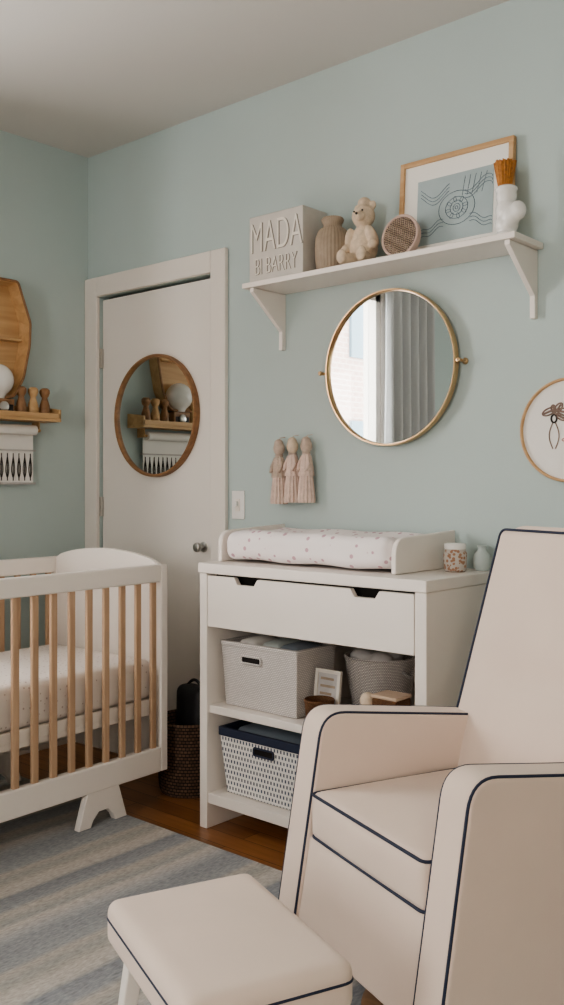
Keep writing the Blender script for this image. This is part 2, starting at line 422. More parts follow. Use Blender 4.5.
# curtains
def curtain(y0, y1, x):
    bm = bmesh.new(); n = 90; rows = 12; g = []
    for j in range(rows+1):
        z = 0.04+(2.52-0.04)*j/rows
        row = []
        for i in range(n+1):
            s = i/n; a = s*math.pi*2*((y1-y0)/0.1)
            row.append(bm.verts.new((x+0.035*math.sin(a+0.3*math.sin(z*2))*(1-0.3*j/rows), y0+(y1-y0)*s, z)))
        g.append(row)
    for j in range(rows):
        for i in range(n): bm.faces.new((g[j][i], g[j][i+1], g[j+1][i+1], g[j+1][i]))
    o = finish('window_curtain', bm, M['curtain'], None, True, 0, 3, 180)
    s = o.modifiers.new('sol', 'SOLIDIFY'); s.thickness = 0.003
curtain(-0.2, 0.36, XL+0.09)
curtain(1.36, 1.62, XL+0.09)
tube('curtain_rod', [(XL+0.09, -0.3, 2.54), (XL+0.09, 1.72, 2.54)], 0.012, M['brass'])

# unseen globe lamp added behind the camera as warm fill from the right
lg = group('added_fill_lamp', (1.1, -0.75, 0))
lathe('fill_lamp_base', [(0, 0), (0.14, 0), (0.14, 0.012), (0.02, 0.03), (0.009, 0.04), (0.009, 1.40), (0.03, 1.42), (0.04, 1.45), (0, 1.45)], (1.1, -0.75, 0.001), M['brass'], lg, 40)
lathe('fill_lamp_globe', [(0.14*math.sin(math.pi*k/16), 1.585-0.14*math.cos(math.pi*k/16)) for k in range(17)], (1.1, -0.75, 0.0), M['fill_glow'], lg, 32)

# neighbouring building seen in the wall mirror through window
g = group('neighbouring_building', (-10, -8.5, 0))
boxes('facade', [((-10, -13, -3), (-9, -5.2, 5.5))], M['brick'], g)
boxes('facade_windows', [((-9.001, y, z), (-8.95, y+0.8, z+1.3)) for y in (-12, -10.4, -8.8, -7.2) for z in (-1.5, 0.9, 3.2)], M['glassd'], g)

# rug
prism('striped_area_rug', fillet([(-3.42, -0.7), (-0.25, -0.7), (-0.25, 2.168), (-3.42, 2.168)], 0.02), 'Z', 0.0005, 0.012, M['rug'], None, 0.004)
RZ = 0.0125

# ---------------------------------------------------------------- crib
CX, CXB, CY0, CY1 = -2.65, -3.31, 0.97, 2.36
cr = group('baby_crib', ((CX+CXB)/2, (CY0+CY1)/2, 0))
XF[0] = Matrix.Translation((CX, CY1, 0)) @ Matrix.Rotation(math.radians(2.2), 4, 'Z') @ Matrix.Translation((-CX, -CY1, 0))
TW = 0.032
for s, x0 in (('near', CX-TW), ('far', CXB)):
    x1 = x0+TW
    box('top_rail_'+s, (x0, CY0+0.034, 0.835), (x1, CY1-0.034, 0.9), M['white'], cr, 0.006, 3)
    box('bottom_rail_'+s, (x0, CY0+0.034, 0.13), (x1, CY1-0.034, 0.222), M['white'], cr, 0.006, 3)
    for e, ya in (('a', CY0), ('b', CY1-0.035)):
        box('post_%s_%s' % (s, e), (x0, ya, 0.13), (x1, ya+0.035, 0.9), M['white'], cr, 0.006, 3)
    bm = bmesh.new(); y = CY1-0.062; k = 0
    while y > CY0+0.06:
        r = bmesh.ops.create_cube(bm, size=1)
        for v in r['verts']:
            v.co = Vector(((x0+x1)/2+v.co.x*0.016, y+v.co.y*0.026, 0.53+v.co.z*0.64))
        y -= 0.075
    finish('slats_'+s, bm, M['oak'], cr, True, 0.005, 3)
    for e, yc in (('a', CY0+0.30), ('b', 2.052)):
        pts = [(yc-0.07, 0.135), (yc-0.108, RZ), (yc-0.055, RZ), (yc-0.045, 0.035), (yc-0.02, 0.06), (yc+0.02, 0.06), (yc+0.045, 0.035), (yc+0.055, RZ), (yc+0.108, RZ), (yc+0.07, 0.135)]
        prism('foot_%s_%s' % (s, e), pts, 'X', x0+0.002, x1-0.002, M['white'], cr, 0.003)
for e, ya in (('head', CY1-0.03), ('foot', CY0+0.005)):
    n = 20
    top = []
    for i in range(n+1):
        s = i/n; x = (CX-0.02)+(CXB+0.02-(CX-0.02))*s
        top.append((x, 0.895+0.052*math.sin(math.pi*s)**0.6))
    pts = [(CXB+0.004, 0.15), (CX-0.004, 0.15), (CX-0.004, 0.88)]+top+[(CXB+0.004, 0.88)]
    prism('end_panel_'+e, pts, 'Y', ya, ya+0.024, M['white'], cr, 0.004)
box('mattress_support', (CXB+TW, CY0+0.04, 0.36), (CX-TW, CY1-0.036, 0.395), M['white'], cr, 0.003)
box('support_side', (CX-TW-0.014, CY0+0.04, 0.34), (CX-TW-0.001, CY1-0.036, 0.40), M['white'], cr, 0.003)
softbox('mattress', ((CX+CXB)/2, (CY0+CY1)/2, 0.472), ((CX-CXB)/2-TW-0.006, (CY1-CY0)/2-0.04, 0.075), 0.03, M['sheet'], cr, (0, 0, 0.008))
XF[0] = I4.copy()

# ---------------------------------------------------------------- dresser
A0, A1, F, BK = -2.395, -1.462, 2.28, 2.706
dr = group('changing_table_dresser', ((A0+A1)/2, (F+BK)/2, 0))
TOP = 0.925
box('top', (A0-0.004, F-0.006, TOP-0.036), (A1+0.004, BK, TOP), M['white'], dr, 0.004)
box('side_left', (A0, F, 0.0), (A0+0.036, BK, TOP-0.036), M['white'], dr, 0.003)
box('side_right', (A1-0.04, F, 0.0), (A1, BK, TOP-0.036), M['white'], dr, 0.003)
box('back', (A0+0.036, BK-0.012, 0.1), (A1-0.04, BK-0.001, TOP-0.036), M['white'], dr, 0)
box('shelf_mid', (A0+0.036, F+0.012, 0.402), (A1-0.04, BK-0.012, 0.43), M['white'], dr, 0.003)
box('shelf_low', (A0+0.036, F+0.006, 0.088), (A1-0.04, BK-0.012, 0.125), M['white'], dr, 0.003)
x0, x1, z0, z1 = A0+0.039, A1-0.043, 0.705, 0.882
def notch(a, b): return [(b, z1), (b-0.016, z1-0.024), (a+0.016, z1-0.024), (a, z1)]
pts = [(x0, z0), (x1, z0), (x1, z1)]+notch(-1.735, -1.628)+notch(-2.228, -2.122)+[(x0, z1)]
prism('drawer_front', pts, 'Y', F+0.001, F+0.02, M['white'], dr, 0.002)
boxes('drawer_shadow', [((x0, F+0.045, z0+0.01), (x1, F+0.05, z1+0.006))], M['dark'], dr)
box('drawer_bottom', (x0, F+0.022, z0+0.001), (x1, BK-0.014, z0+0.012), M['white'], dr, 0)

# changing pad in its wooden tray
Z = TOP+0.001
cpd = group('changing_pad', (-2.0, 2.52, Z))
side = fillet([(2.355, Z), (2.70, Z), (2.70, Z+0.122), (2.355, Z+0.108)], [0, 0, 0, 0.08], 8)
prism('tray_side_left', side, 'X', -2.380, -2.362, M['white'], cpd, 0.004)
prism('tray_side_right', side, 'X', -1.636, -1.618, M['white'], cpd, 0.004)
box('tray_back', (-2.362, 2.684, Z), (-1.636, 2.70, Z+0.1), M['white'], cpd, 0.003)
def padmod(p):
    q = p.copy()
    if p.z > 0: q.z -= 0.018*max(0, 1-(p.y/0.11)**2)*max(0, 1-(p.x/0.34)**4)
    q.z += 0.004*math.sin(p.x*23)*math.sin(p.y*31)
    q.y += 0.004*math.sin(p.x*19+1)
    return q
softbox('pad_cushion', (-1.998, 2.512, Z+0.060), (0.354, 0.162, 0.050), 0.036, M['pad'], cpd, (0, 0, 0.004), 21, mod=padmod)

# jar + egg cup
j = group('patterned_glass_jar', (-1.535, 2.6, Z))
lathe('jar_body', [(0, 0), (0.030, 0), (0.036, 0.006), (0.037, 0.055), (0.032, 0.066), (0.032, 0.07)], (-1.545, 2.575, Z), M['jar'], j)
lathe('jar_lid', [(0, 0.07), (0.034, 0.07), (0.034, 0.084), (0.03, 0.088), (0, 0.089)], (-1.545, 2.575, Z), M['whitein'], j)
lathe('celadon_bud_vase', [(0, 0), (0.02, 0), (0.027, 0.012), (0.029, 0.03), (0.024, 0.052), (0.014, 0.062), (0.013, 0.072), (0.016, 0.078), (0.012, 0.078), (0.01, 0.06), (0, 0.058)],
      (-1.498, 2.66, Z), M['celadon'])

# bins
def bin_box(name, x0, x1, y0, y1, z0, z1, m, rimm, hole=None, lip=0.012, taper=0.012):
    g = group(name, ((x0+x1)/2, (y0+y1)/2, z0))
    t = 0.008
    bm = bmesh.new()
    def ring(z, ins):
        s = ins+(taper*(z1-z)/(z1-z0))
        return [bm.verts.new(p) for p in ((x0+s, y0+s, z), (x1-s, y0+s, z), (x1-s, y1-s, z), (x0+s, y1-s, z))]
    r = [ring(z0, 0), ring(z1, 0), ring(z1, t), ring(z0+t, t)]
    for i in range(3):
        for k in range(4):
            bm.faces.new((r[i][k], r[i][(k+1) % 4], r[i+1][(k+1) % 4], r[i+1][k]))
    bm.faces.new(r[0]); bm.faces.new(r[3])
    finish('body', bm, m, g, True, 0.006, 3)
    rp = fillet([(x0-0.003, y0-0.003), (x1+0.003, y0-0.003), (x1+0.003, y1+0.003), (x0-0.003, y1+0.003)], 0.012, 4)
    bm = bmesh.new(); rr = []
    for z, o in ((z1-lip, 0.0), (z1+0.003, 0.0), (z1+0.003, 0.014), (z1-lip, 0.014)):
        cx, cy = (x0+x1)/2, (y0+y1)/2
        rr.append([bm.verts.new((p[0]-math.copysign(o, p[0]-cx), p[1]-math.copysign(o, p[1]-cy), z)) for p in rp])
    n = len(rp)
    for i in range(4):
        for k in range(n): bm.faces.new((rr[i][k], rr[i][(k+1) % n], rr[(i+1) % 4][(k+1) % n], rr[(i+1) % 4][k]))
    finish('rim', bm, rimm, g, True, 0.002, 2)
    if hole:
        hx0, hx1, a, b = hole
        sh = taper*(z1-(a+b)/2)/(z1-z0)
        pts = fillet([(hx0, a), (hx1, a), (hx1, b), (hx0, b)], 0.008, 5)
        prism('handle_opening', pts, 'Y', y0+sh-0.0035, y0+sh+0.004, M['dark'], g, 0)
        tube('handle_rim', [(p[0], y0+sh-0.004, p[1]) for p in pts], 0.0035, rimm, g, True)
    return g
gb = bin_box('grey_woven_storage_bin', -2.335, -1.985, 2.325, 2.53, 0.431, 0.652, M['greybin'], M['greybin'], (-2.235, -2.145, 0.588, 0.612))
for i, (x, y, c) in enumerate([(-2.25, 2.43, 'linen'), (-2.15, 2.44, 'celadon'), (-2.06, 2.43, 'bookB')]):
    softbox('bin_content_%d' % i, (x, y, 0.600), (0.045, 0.07, 0.055), 0.02, M[c], gb, (0, 0, 0.01), 7)
nb = bin_box('woven_storage_basket', -2.335, -1.93, 2.315, 2.60, 0.126, 0.352, M['navybin'], M['navy'], (-2.17, -2.08, 0.285, 0.31), lip=0.026, taper=0.02)
softbox('folded_blanket', (-2.13, 2.46, 0.31), (0.17, 0.11, 0.045), 0.03, M['bookB'], nb, (0, 0, 0.01), 9)
bin_box('woven_storage_basket', -1.90, -1.53, 2.315, 2.60, 0.126, 0.352, M['navybin'], M['navy'], (-1.76, -1.67, 0.285, 0.31), lip=0.026, taper=0.02)

# small framed card, tan basket, books
pf = group('small_photo_frame', (-1.925, 2.39, 0.434))
XF[0] = Matrix.Translation((-1.922, 2.388, 0.4335)) @ Euler((math.radians(-7), 0, 0)).to_matrix().to_4x4()
boxes('frame', [((-0.052, 0, 0), (0.052, 0.012, 0.012)), ((-0.052, 0, 0.148), (0.052, 0.012, 0.16)), ((-0.052, 0, 0.012), (-0.040, 0.012, 0.148)), ((0.040, 0, 0.012), (0.052, 0.012, 0.148))], M['bookA'], pf, 0.001)
boxes('photo', [((-0.040, 0.005, 0.012), (0.040, 0.009, 0.148))], M['greycloth'], pf)
for i in range(5):
    boxes('photo_line_%d' % i, [((-0.03, 0.004, 0.03+i*0.024), (0.03-0.006*(i % 3), 0.005, 0.038+i*0.024))], M['tan'], pf)
XF[0] = I4.copy()
lathe('tan_wicker_bowl', [(0, 0), (0.036, 0), (0.044, 0.03), (0.048, 0.07), (0.050, 0.078), (0.047, 0.082), (0.043, 0.074), (0.04, 0.03), (0.03, 0.006), (0, 0.005)],
      (-1.90, 2.336, 0.431), M['wickerl'], None, 36)
# round rope basket with cloth
rb = group('round_rope_basket', (-1.825, 2.56, 0.431))
RB = (-1.822, 2.56, 0.431)
lathe('basket_body', [(0, 0), (0.08, 0), (0.088, 0.01), (0.105, 0.1), (0.117, 0.19), (0.121, 0.197), (0.117, 0.202), (0.110, 0.195), (0.098, 0.1), (0.08, 0.012), (0, 0.01)],
      RB, M['rope'], rb, 48)
for s in (-1, 1):
    tube('handle_%d' % s, [(RB[0]+s*(0.108+0.012*math.sin(math.pi*k/8)), RB[1]-0.03+0.06*k/8, 0.595-0.02*math.sin(math.pi*k/8)) for k in range(9)], 0.006, M['rope'], rb)
blob('cloth_heap', [((-1.83, 2.555, 0.59), (0.095, 0.095, 0.035)), ((-1.87, 2.53, 0.622), (0.05, 0.04, 0.03)), ((-1.80, 2.58, 0.63), (0.05, 0.05, 0.03)), ((-1.79, 2.52, 0.622), (0.045, 0.035, 0.028))], M['greycloth'], rb, 0.007)
# stacked books with small wooden box and knitted ball
bk = group('stacked_board_books', (-1.67, 2.37, 0.431))
for i, c in enumerate(['bookA', 'bookB', 'toyb', 'bookA']):
    box('book_%d' % i, (-1.765+0.004*i, 2.312+0.003*i, 0.4305+0.018*i), (-1.575, 2.43, 0.4305+0.018*i+0.0178), M[c], bk, 0.001)
t = group('small_woven_box', (-1.64, 2.37, 0.503))
box('box_body', (-1.69, 2.33, 0.5032), (-1.60, 2.41, 0.548), M['wickerl'], t, 0.004)
box('box_lid', (-1.693, 2.327, 0.5485), (-1.597, 2.413, 0.560), M['toy'], t, 0.004)
lathe('knitted_ball', [(0.026*math.sin(math.pi*k/12), 0.026-0.026*math.cos(math.pi*k/12)) for k in range(13)], (-1.725, 2.36, 0.5032), M['plush'], None, 24)

# dark wicker hamper & bag
hb = group('dark_wicker_basket', (-2.72, 2.53, 0))
lathe('basket_body', [(0, 0), (0.115, 0), (0.122, 0.02), (0.132, 0.15), (0.136, 0.265), (0.142, 0.275), (0.137, 0.285), (0.127, 0.265), (0.115, 0.05), (0, 0.04)],
      (-2.715, 2.535, 0.001), M['wicker'], hb, 48)
bg = group('black_handbag', (-2.69, 2.53, 0.2))
softbox('bag_body', (-2.685, 2.53, 0.265), (0.075, 0.042, 0.15), 0.03, M['black'], bg, (0.005, 0.01, 0))
tube('bag_strap', [(-2.73+0.09*k/12, 2.53, 0.405+0.03*math.sin(math.pi*k/12)) for k in range(13)], 0.006, M['black'], bg)

# ---------------------------------------------------------------- wall shelf
S0, S1, SF, SZ = -2.44, -1.322, 2.54, 1.93
sh = group('wall_shelf', ((S0+S1)/2, YW, SZ))
box('board', (S0, SF, SZ), (S1, YW-0.001, SZ+0.02), M['white'], sh, 0.003)
for i, x in enumerate((-2.395, -1.350)):
    pts = [(YW-0.001, SZ-0.001), (SF+0.006, SZ-0.001), (SF+0.006, SZ-0.016), (YW-0.022, SZ-0.145), (YW-0.022, SZ-0.215), (YW-0.001, SZ-0.215)]
    prism('bracket_%d' % i, pts, 'X', x-0.009, x+0.009, M['white'], sh, 0.002)
ST = SZ+0.0205

# sign block
sg = group('wooden_letter_block', (-2.28, 2.63, ST))
box('block', (-2.42, 2.56, ST), (-2.158, 2.70, ST+0.245), M['signw'], sg, 0.003)
def text(name, body, size, x, y, z, m, parent, ext=0.002, sx=1.0, sy=1.0):
    cu = bpy.data.curves.new(name, 'FONT'); cu.body = body; cu.size = size; cu.extrude = ext
    cu.align_x = 'CENTER'; cu.offset = -0.0014
    o = bpy.data.objects.new('tmp', cu); bpy.context.collection.objects.link(o)
    dg = bpy.context.evaluated_depsgraph_get()
    me = bpy.data.meshes.new_from_object(o.evaluated_get(dg)); bpy.data.objects.remove(o)
    me.transform(Matrix.Translation((x, y, z)) @ Euler((math.pi/2, 0, 0)).to_matrix().to_4x4() @ Matrix.Diagonal((sx, sy, 1, 1)))
    me.materials.clear()
    return finish_me(name, me, m, parent, False)
text('letters_top', 'MADA', 0.1, -2.288, 2.559, ST+0.108, M['signt'], sg, sx=0.90, sy=1.65)
text('letters_bottom', 'BI BARRY', 0.06, -2.288, 2.559, ST+0.025, M['signt'], sg, sx=0.85, sy=1.5)
text('letters_shade', 'MADA', 0.1, -2.284, 2.5605, ST+0.106, M['signs'], sg, sx=0.90, sy=1.65)
text('letters_shade_low', 'BI BARRY', 0.06, -2.285, 2.5605, ST+0.0235, M['signs'], sg, sx=0.85, sy=1.5)

# ribbed vase
lathe('ribbed_stoneware_vase', [(0, 0), (0.048, 0), (0.055, 0.008), (0.061, 0.04), (0.063, 0.09), (0.060, 0.125), (0.050, 0.150), (0.036, 0.160), (0.032, 0.164), (0.032, 0.174), (0.037, 0.180), (0.040, 0.188), (0.036, 0.196), (0.028, 0.198), (0, 0.199)],
      (-2.078, 2.63, ST), M['tan'], None, 120, 0.022, 30)

# teddy
tb = group('knitted_teddy_bear', (-1.95, 2.63, ST))
bx, by = -1.944, 2.635
blob('bear_body', [((bx, by, ST+0.065), (0.052, 0.042, 0.060)), ((bx, by, ST+0.10), (0.042, 0.036, 0.052)),
     ((bx+0.004, by-0.008, ST+0.176), (0.042, 0.039, 0.040)), ((bx+0.014, by-0.042, ST+0.168), (0.020, 0.020, 0.017)),
     ((bx-0.030, by+0.004, ST+0.210), (0.014, 0.009, 0.016)), ((bx+0.034, by+0.004, ST+0.212), (0.014, 0.009, 0.016)),
     ((bx+0.002, by+0.0, ST+0.222), (0.024, 0.024, 0.022)),
     ((bx-0.048, by-0.018, ST+0.10), (0.017, 0.019, 0.042), (0.3, 0.35, 0)), ((bx+0.048, by-0.018, ST+0.10), (0.017, 0.019, 0.042), (0.3, -0.35, 0)),
     ((bx-0.058, by-0.028, ST+0.066), (0.017, 0.017, 0.017)), ((bx+0.058, by-0.028, ST+0.068), (0.017, 0.017, 0.017)),
     ((bx-0.030, by-0.045, ST+0.025), (0.022, 0.045, 0.022), (0, 0, -0.2)), ((bx+0.034, by-0.045, ST+0.025), (0.022, 0.045, 0.022), (0, 0, 0.25)),
     ((bx-0.038, by-0.078, ST+0.031), (0.020, 0.013, 0.026)), ((bx+0.046, by-0.078, ST+0.031), (0.020, 0.013, 0.026))], M['plush'], tb, 0.0035, 3)
for i, (dx, dy, dz, r) in enumerate([(-0.008, -0.046, 0.186, 0.0035), (0.026, -0.045, 0.186, 0.0035), (0.014, -0.062, 0.173, 0.005)]):
    lathe('bead_%d' % i, [(0, -r), (r*0.7, -r*0.7), (r, 0), (r*0.7, r*0.7), (0, r)], (bx+dx, by+dy, ST+dz), M['bead'], tb, 12)

# oval brush
ob = group('oval_hair_brush', (-1.79, 2.63, ST))
rt = Matrix.Translation((-1.778, 2.6, ST)) @ Euler((math.radians(-12), 0, math.radians(8))).to_matrix().to_4x4()
XF[0] = rt
disc_y('brush_back', (0, 0.02, 0.079), 0.076, 0.018, M['hair'], ob, 48, 0.88, 1.0)
ring_profile_mesh('brush_rim', (0, 0.004, 0.079), 0.077, 0.010, 0.010, M['hair'], ob, 48, sx=0.88)
disc_y('brush_bristle_pad', (0, 0.003, 0.079), 0.067, 0.006, M['bris'], ob, 48, 0.88, 1.0)
bm = bmesh.new()
for i in range(-7, 8):
    for k in range(-8, 9):
        x, z = i*0.0075, k*0.0075+(0.0037 if i % 2 else 0)
        if (x/0.055)**2+(z/0.063)**2 < 1:
            bmesh.ops.create_cone(bm, segments=5, radius1=0.0016, radius2=0.001, depth=0.010, matrix=Matrix.Translation((x, -0.007, 0.079+z)) @ Euler((math.pi/2, 0, 0)).to_matrix().to_4x4())
finish('bristles', bm, M['plush'], ob, False)
XF[0] = I4.copy()

# framed picture leaning
fp = group('framed_line_art_print', (-1.62, 2.7, ST))
FX0, FX1, FH = -1.840, -1.412, 0.352
tilt = math.radians(-3.5)
XF[0] = Matrix.Translation((0, 2.685, ST)) @ Euler((tilt, 0, 0)).to_matrix().to_4x4()
fw = 0.017
boxes('frame', [((FX0, 0, 0), (FX0+fw, 0.02, FH)), ((FX1-fw, 0, 0), (FX1, 0.02, FH)), ((FX0+fw, 0, 0), (FX1-fw, 0.02, fw)), ((FX0+fw, 0, FH-fw), (FX1-fw, 0.02, FH))], M['framewood'], fp, 0.0015)
boxes('mat_board', [((FX0+fw, 0.009, fw), (FX1-fw, 0.014, FH-fw))], M['mat'], fp)
PX0, PX1, PZ0, PZ1 = FX0+0.07, FX1-0.07, 0.055, FH-0.075
boxes('print', [((PX0, 0.0075, PZ0), (PX1, 0.009, PZ1))], M['art'], fp)
cxp, czp = (PX0+PX1)/2+0.01, (PZ0+PZ1)/2-0.005
def ell(cx, cz, a, b, ph=0, n=28, rot=0, y=0.0068):
    o = []
    for k in range(n):
        q = 2*math.pi*k/n+ph; x = a*math.cos(q); z = b*math.sin(q)
        o.append((cx+x*math.cos(rot)-z*math.sin(rot), y, cz+x*math.sin(rot)+z*math.cos(rot)))
    return o
li = 0
def clipz(p): return [(min(max(q[0], PX0+0.004), PX1-0.004), q[1], min(max(q[2], PZ0+0.004), PZ1-0.004)) for q in p]
for a, b in ((0.024, 0.024), (0.042, 0.036), (0.013, 0.013), (0.005, 0.005), (0.068, 0.056)):
    tube('line_%d' % li, ell(cxp, czp, a, b), 0.0009, M['ink'], fp, True, 1); li += 1
for k in range(8):
    q = k*math.pi/4+0.2
    tube('line_%d' % li, ell(cxp+0.033*math.cos(q), czp+0.029*math.sin(q), 0.010, 0.005, rot=q), 0.0007, M['ink'], fp, True, 1); li += 1
for s in (-1, 1):
    for o in (0.0, 0.012, 0.024):
        tube('line_%d' % li, clipz([(cxp+s*(0.03+0.11*(k/14)), 0.0068, czp+0.045+o-0.02*math.sin(k*0.35+s)) for k in range(15)]), 0.0009, M['ink'], fp, False, 1); li += 1
        tube('line_%d' % li, clipz([(cxp+s*(0.05+0.09*(k/14)), 0.0068, czp-0.03-o-0.03*(k/14)+0.006*math.sin(k*0.6)) for k in range(15)]), 0.0009, M['ink'], fp, False, 1); li += 1
for k in range(5):
    tube('line_%d' % li, clipz([(cxp+0.02+0.018*k, 0.0068, czp+0.035), (cxp+0.03+0.02*k, 0.0068, czp+0.10)]), 0.0007, M['ink'], fp, False, 1); li += 1
XF[0] = I4.copy()

# sock-shaped ceramic pot with brush
cp = group('bootie_shaped_ceramic_vase', (-1.375, 2.6, ST))
cx, cy = -1.380, 2.60
blob('vase_body', [((cx, cy, ST+0.040), (0.036, 0.036, 0.038)), ((cx, cy, ST+0.08), (0.034, 0.034, 0.045)), ((cx-0.001, cy, ST+0.125), (0.032, 0.032, 0.034)), ((cx-0.001, cy, ST+0.146), (0.035, 0.035, 0.014)),
                   ((cx+0.020, cy-0.010, ST+0.062), (0.032, 0.030, 0.034)), ((cx+0.042, cy-0.012, ST+0.072), (0.027, 0.026, 0.030)), ((cx, cy, ST+0.008), (0.034, 0.034, 0.009))], M['whitein'], cp, 0.0035, 5)
bm = bmesh.new()
for i in range(220):
    a = random.random()*6.283; r = 0.026*math.sqrt(random.random())
    x, y = r*math.cos(a), r*math.sin(a)
    L = 0.078+random.uniform(-0.006, 0.006)
    mt = Matrix.Translation((cx-0.006+x, cy+y, ST+0.150+L/2)) @ Euler((-y*7, x*7, 0)).to_matrix().to_4x4()
    bmesh.ops.create_cone(bm, segments=5, radius1=0.0016, radius2=0.0026, depth=L, matrix=mt)
finish('brush_bristles', bm, M['bristle'], cp, False)

# ---------------------------------------------------------------- big round mirror
rm = group('round_pivot_mirror', (-1.892, YW, 1.611))
RC = (-1.888, YW-0.03, 1.606)
ring_profile_mesh('mirror_frame', (RC[0], YW-0.016, RC[2]), 0.274, 0.009, 0.024, M['brass'], rm, 96)
disc_y('glass', (RC[0], YW-0.020, RC[2]), 0.266, 0.006, M['mirror'], rm, 96)
disc_y('backing', (RC[0], YW-0.001, RC[2]), 0.255, 0.018, M['dark'], rm, 64)
for s in (-1, 1):
    xx = RC[0]+s*0.29
    tube('pivot_post_%d' % s, [(xx, YW-0.001, RC[2]), (xx, YW-0.045, RC[2])], 0.006, M['brass'], rm)
    tube('pivot_pin_%d' % s, [(xx+s*0.012, YW-0.032, RC[2]), (RC[0]+s*0.268, YW-0.032, RC[2])], 0.004, M['brass'], rm)
    lathe('pivot_rose_%d' % s, [(0, 0), (0.011, 0), (0.011, 0.004), (0.007, 0.008), (0, 0.008)], (xx, YW-0.001, RC[2]), M['brass'], rm, 20, rot=ry)
    lathe('pivot_knob_%d' % s, [(0, 0), (0.007, 0.002), (0.009, 0.007), (0.007, 0.012), (0, 0.014)], (xx, YW-0.04, RC[2]), M['brass'], rm, 20, rot=ry)

# door mirror
dm = group('round_wooden_mirror', (-3.15, YW, 1.503))
ring_profile_mesh('mirror_frame', (-3.147, YW+0.011, 1.500), 0.270, 0.014, 0.028, M['walnut'], dm, 96)
disc_y('glass', (-3.147, YW+0.003, 1.500), 0.258, 0.006, M['mirror'], dm, 96)

# hoop embroidery
hp = group('embroidery_hoop_art', (-1.237, YW, 1.365))
hc = (-1.235, YW-0.002, 1.365)
ring_profile_mesh('hoop', hc, 0.16, 0.009, 0.018, M['framewood'], hp, 80)
disc_y('fabric', (hc[0], YW-0.006, hc[2]), 0.152, 0.004, M['linen'], hp, 64)
yy = YW-0.011
tube('stitch_ring', ell(hc[0]-0.048, hc[2]+0.036, 0.009, 0.012, y=yy), 0.003, M['inkw'], hp, True, 1)
for i, (dx, dz, a, b, r) in enumerate([(-0.065, 0.058, 0.022, 0.010, 0.35), (-0.035, 0.066, 0.020, 0.010, 0.9), (-0.012, 0.054, 0.024, 0.011, -0.2), (-0.025, 0.040, 0.018, 0.008, -0.5), (0.012, 0.044, 0.018, 0.008, -0.7), (-0.05, 0.066, 0.012, 0.007, 1.7)]):
    tube('stitch_petal_%d' % i, ell(hc[0]+dx, hc[2]+dz, a, b, rot=r, y=yy), 0.0026, M['thread'], hp, True, 1)
    tube('stitch_fill_%d' % i, [(hc[0]+dx-a*0.8*math.cos(r), yy, hc[2]+dz-a*0.8*math.sin(r)), (hc[0]+dx+a*0.8*math.cos(r), yy, hc[2]+dz+a*0.8*math.sin(r))], 0.0032, M['thread'], hp)
for s in (-1, 1):
    tube('stitch_strand_%d' % s, [(hc[0]-0.048+s*(0.004+0.012*math.sin(k*0.35)), yy, hc[2]+0.024-k*0.009) for k in range(10)], 0.0018, M['thread'], hp)
for i in range(4):
    tube('stitch_leaf_%d' % i, ell(hc[0]-0.01+i*0.02, hc[2]-0.03-0.01*i, 0.012, 0.005, rot=0.8*i, y=yy), 0.0016, M['threadp'], hp, True, 1)

# switch
sw = group('light_switch', (-2.638, YW, 1.115))
box('plate', (-2.673, YW-0.007, 1.058), (-2.603, YW-0.0005, 1.173), M['whitein'], sw, 0.003)
box('toggle_bezel', (-2.65, YW-0.010, 1.09), (-2.626, YW-0.006, 1.14), M['trim'], sw, 0.001)
box('toggle', (-2.645, YW-0.022, 1.112), (-2.631, YW-0.009, 1.13), M['whitein'], sw, 0.002)

# tassel dolls
for i, (x, dz, mm) in enumerate([(-2.390, -0.006, 'yarnb'), (-2.322, 0.0, 'pinkknit'), (-2.254, 0.0, 'pinkknit')]):
    g = group('hanging_yarn_doll', (x, YW, 1.25))
    zt = 1.37+dz; yc = YW-0.036
    blob('head', [((x, yc, zt-0.028), (0.024, 0.021, 0.028)), ((x, yc-0.002, zt-0.010), (0.018, 0.018, 0.018)), ((x, yc, zt-0.05), (0.014, 0.013, 0.014))], M['plush'] if i == 1 else M['yarnb'], g, 0.003, 3)
    lathe('shawl', [(0, 0), (0.012, 0), (0.020, -0.012), (0.027, -0.05), (0.031, -0.085), (0.026, -0.083), (0, -0.07)], (x, yc, zt-0.055), M[mm], g, 60, 0.06, 10, sc=(1, 0.85, 1))
    lathe('skirt', [(0, 0), (0.014, 0), (0.020, -0.02), (0.027, -0.08), (0.034, -0.145), (0.033, -0.16), (0.028, -0.155), (0, -0.12)], (x, yc, zt-0.08), M['pinkknit'], g, 70, 0.10, 14, sc=(1, 0.85, 1))
    tube('neck_tie', [(x+0.015*math.cos(q*math.pi/8), yc+0.013*math.sin(q*math.pi/8), zt-0.055) for q in range(16)], 0.003, M['yarnb'], g, True)
    tube('hanging_loop', [(x, yc, zt-0.004), (x, yc+0.005, zt+0.012), (x, YW-0.001, zt+0.016)], 0.0015, M['yarnb'], g)
    for s in (-1, 1):
        tube('arm_%d' % s, [(x+s*0.012, yc-0.006, zt-0.065), (x+s*0.024, yc-0.014, zt-0.097), (x+s*0.018, yc-0.026, zt-0.12)], 0.007, M[mm], g)

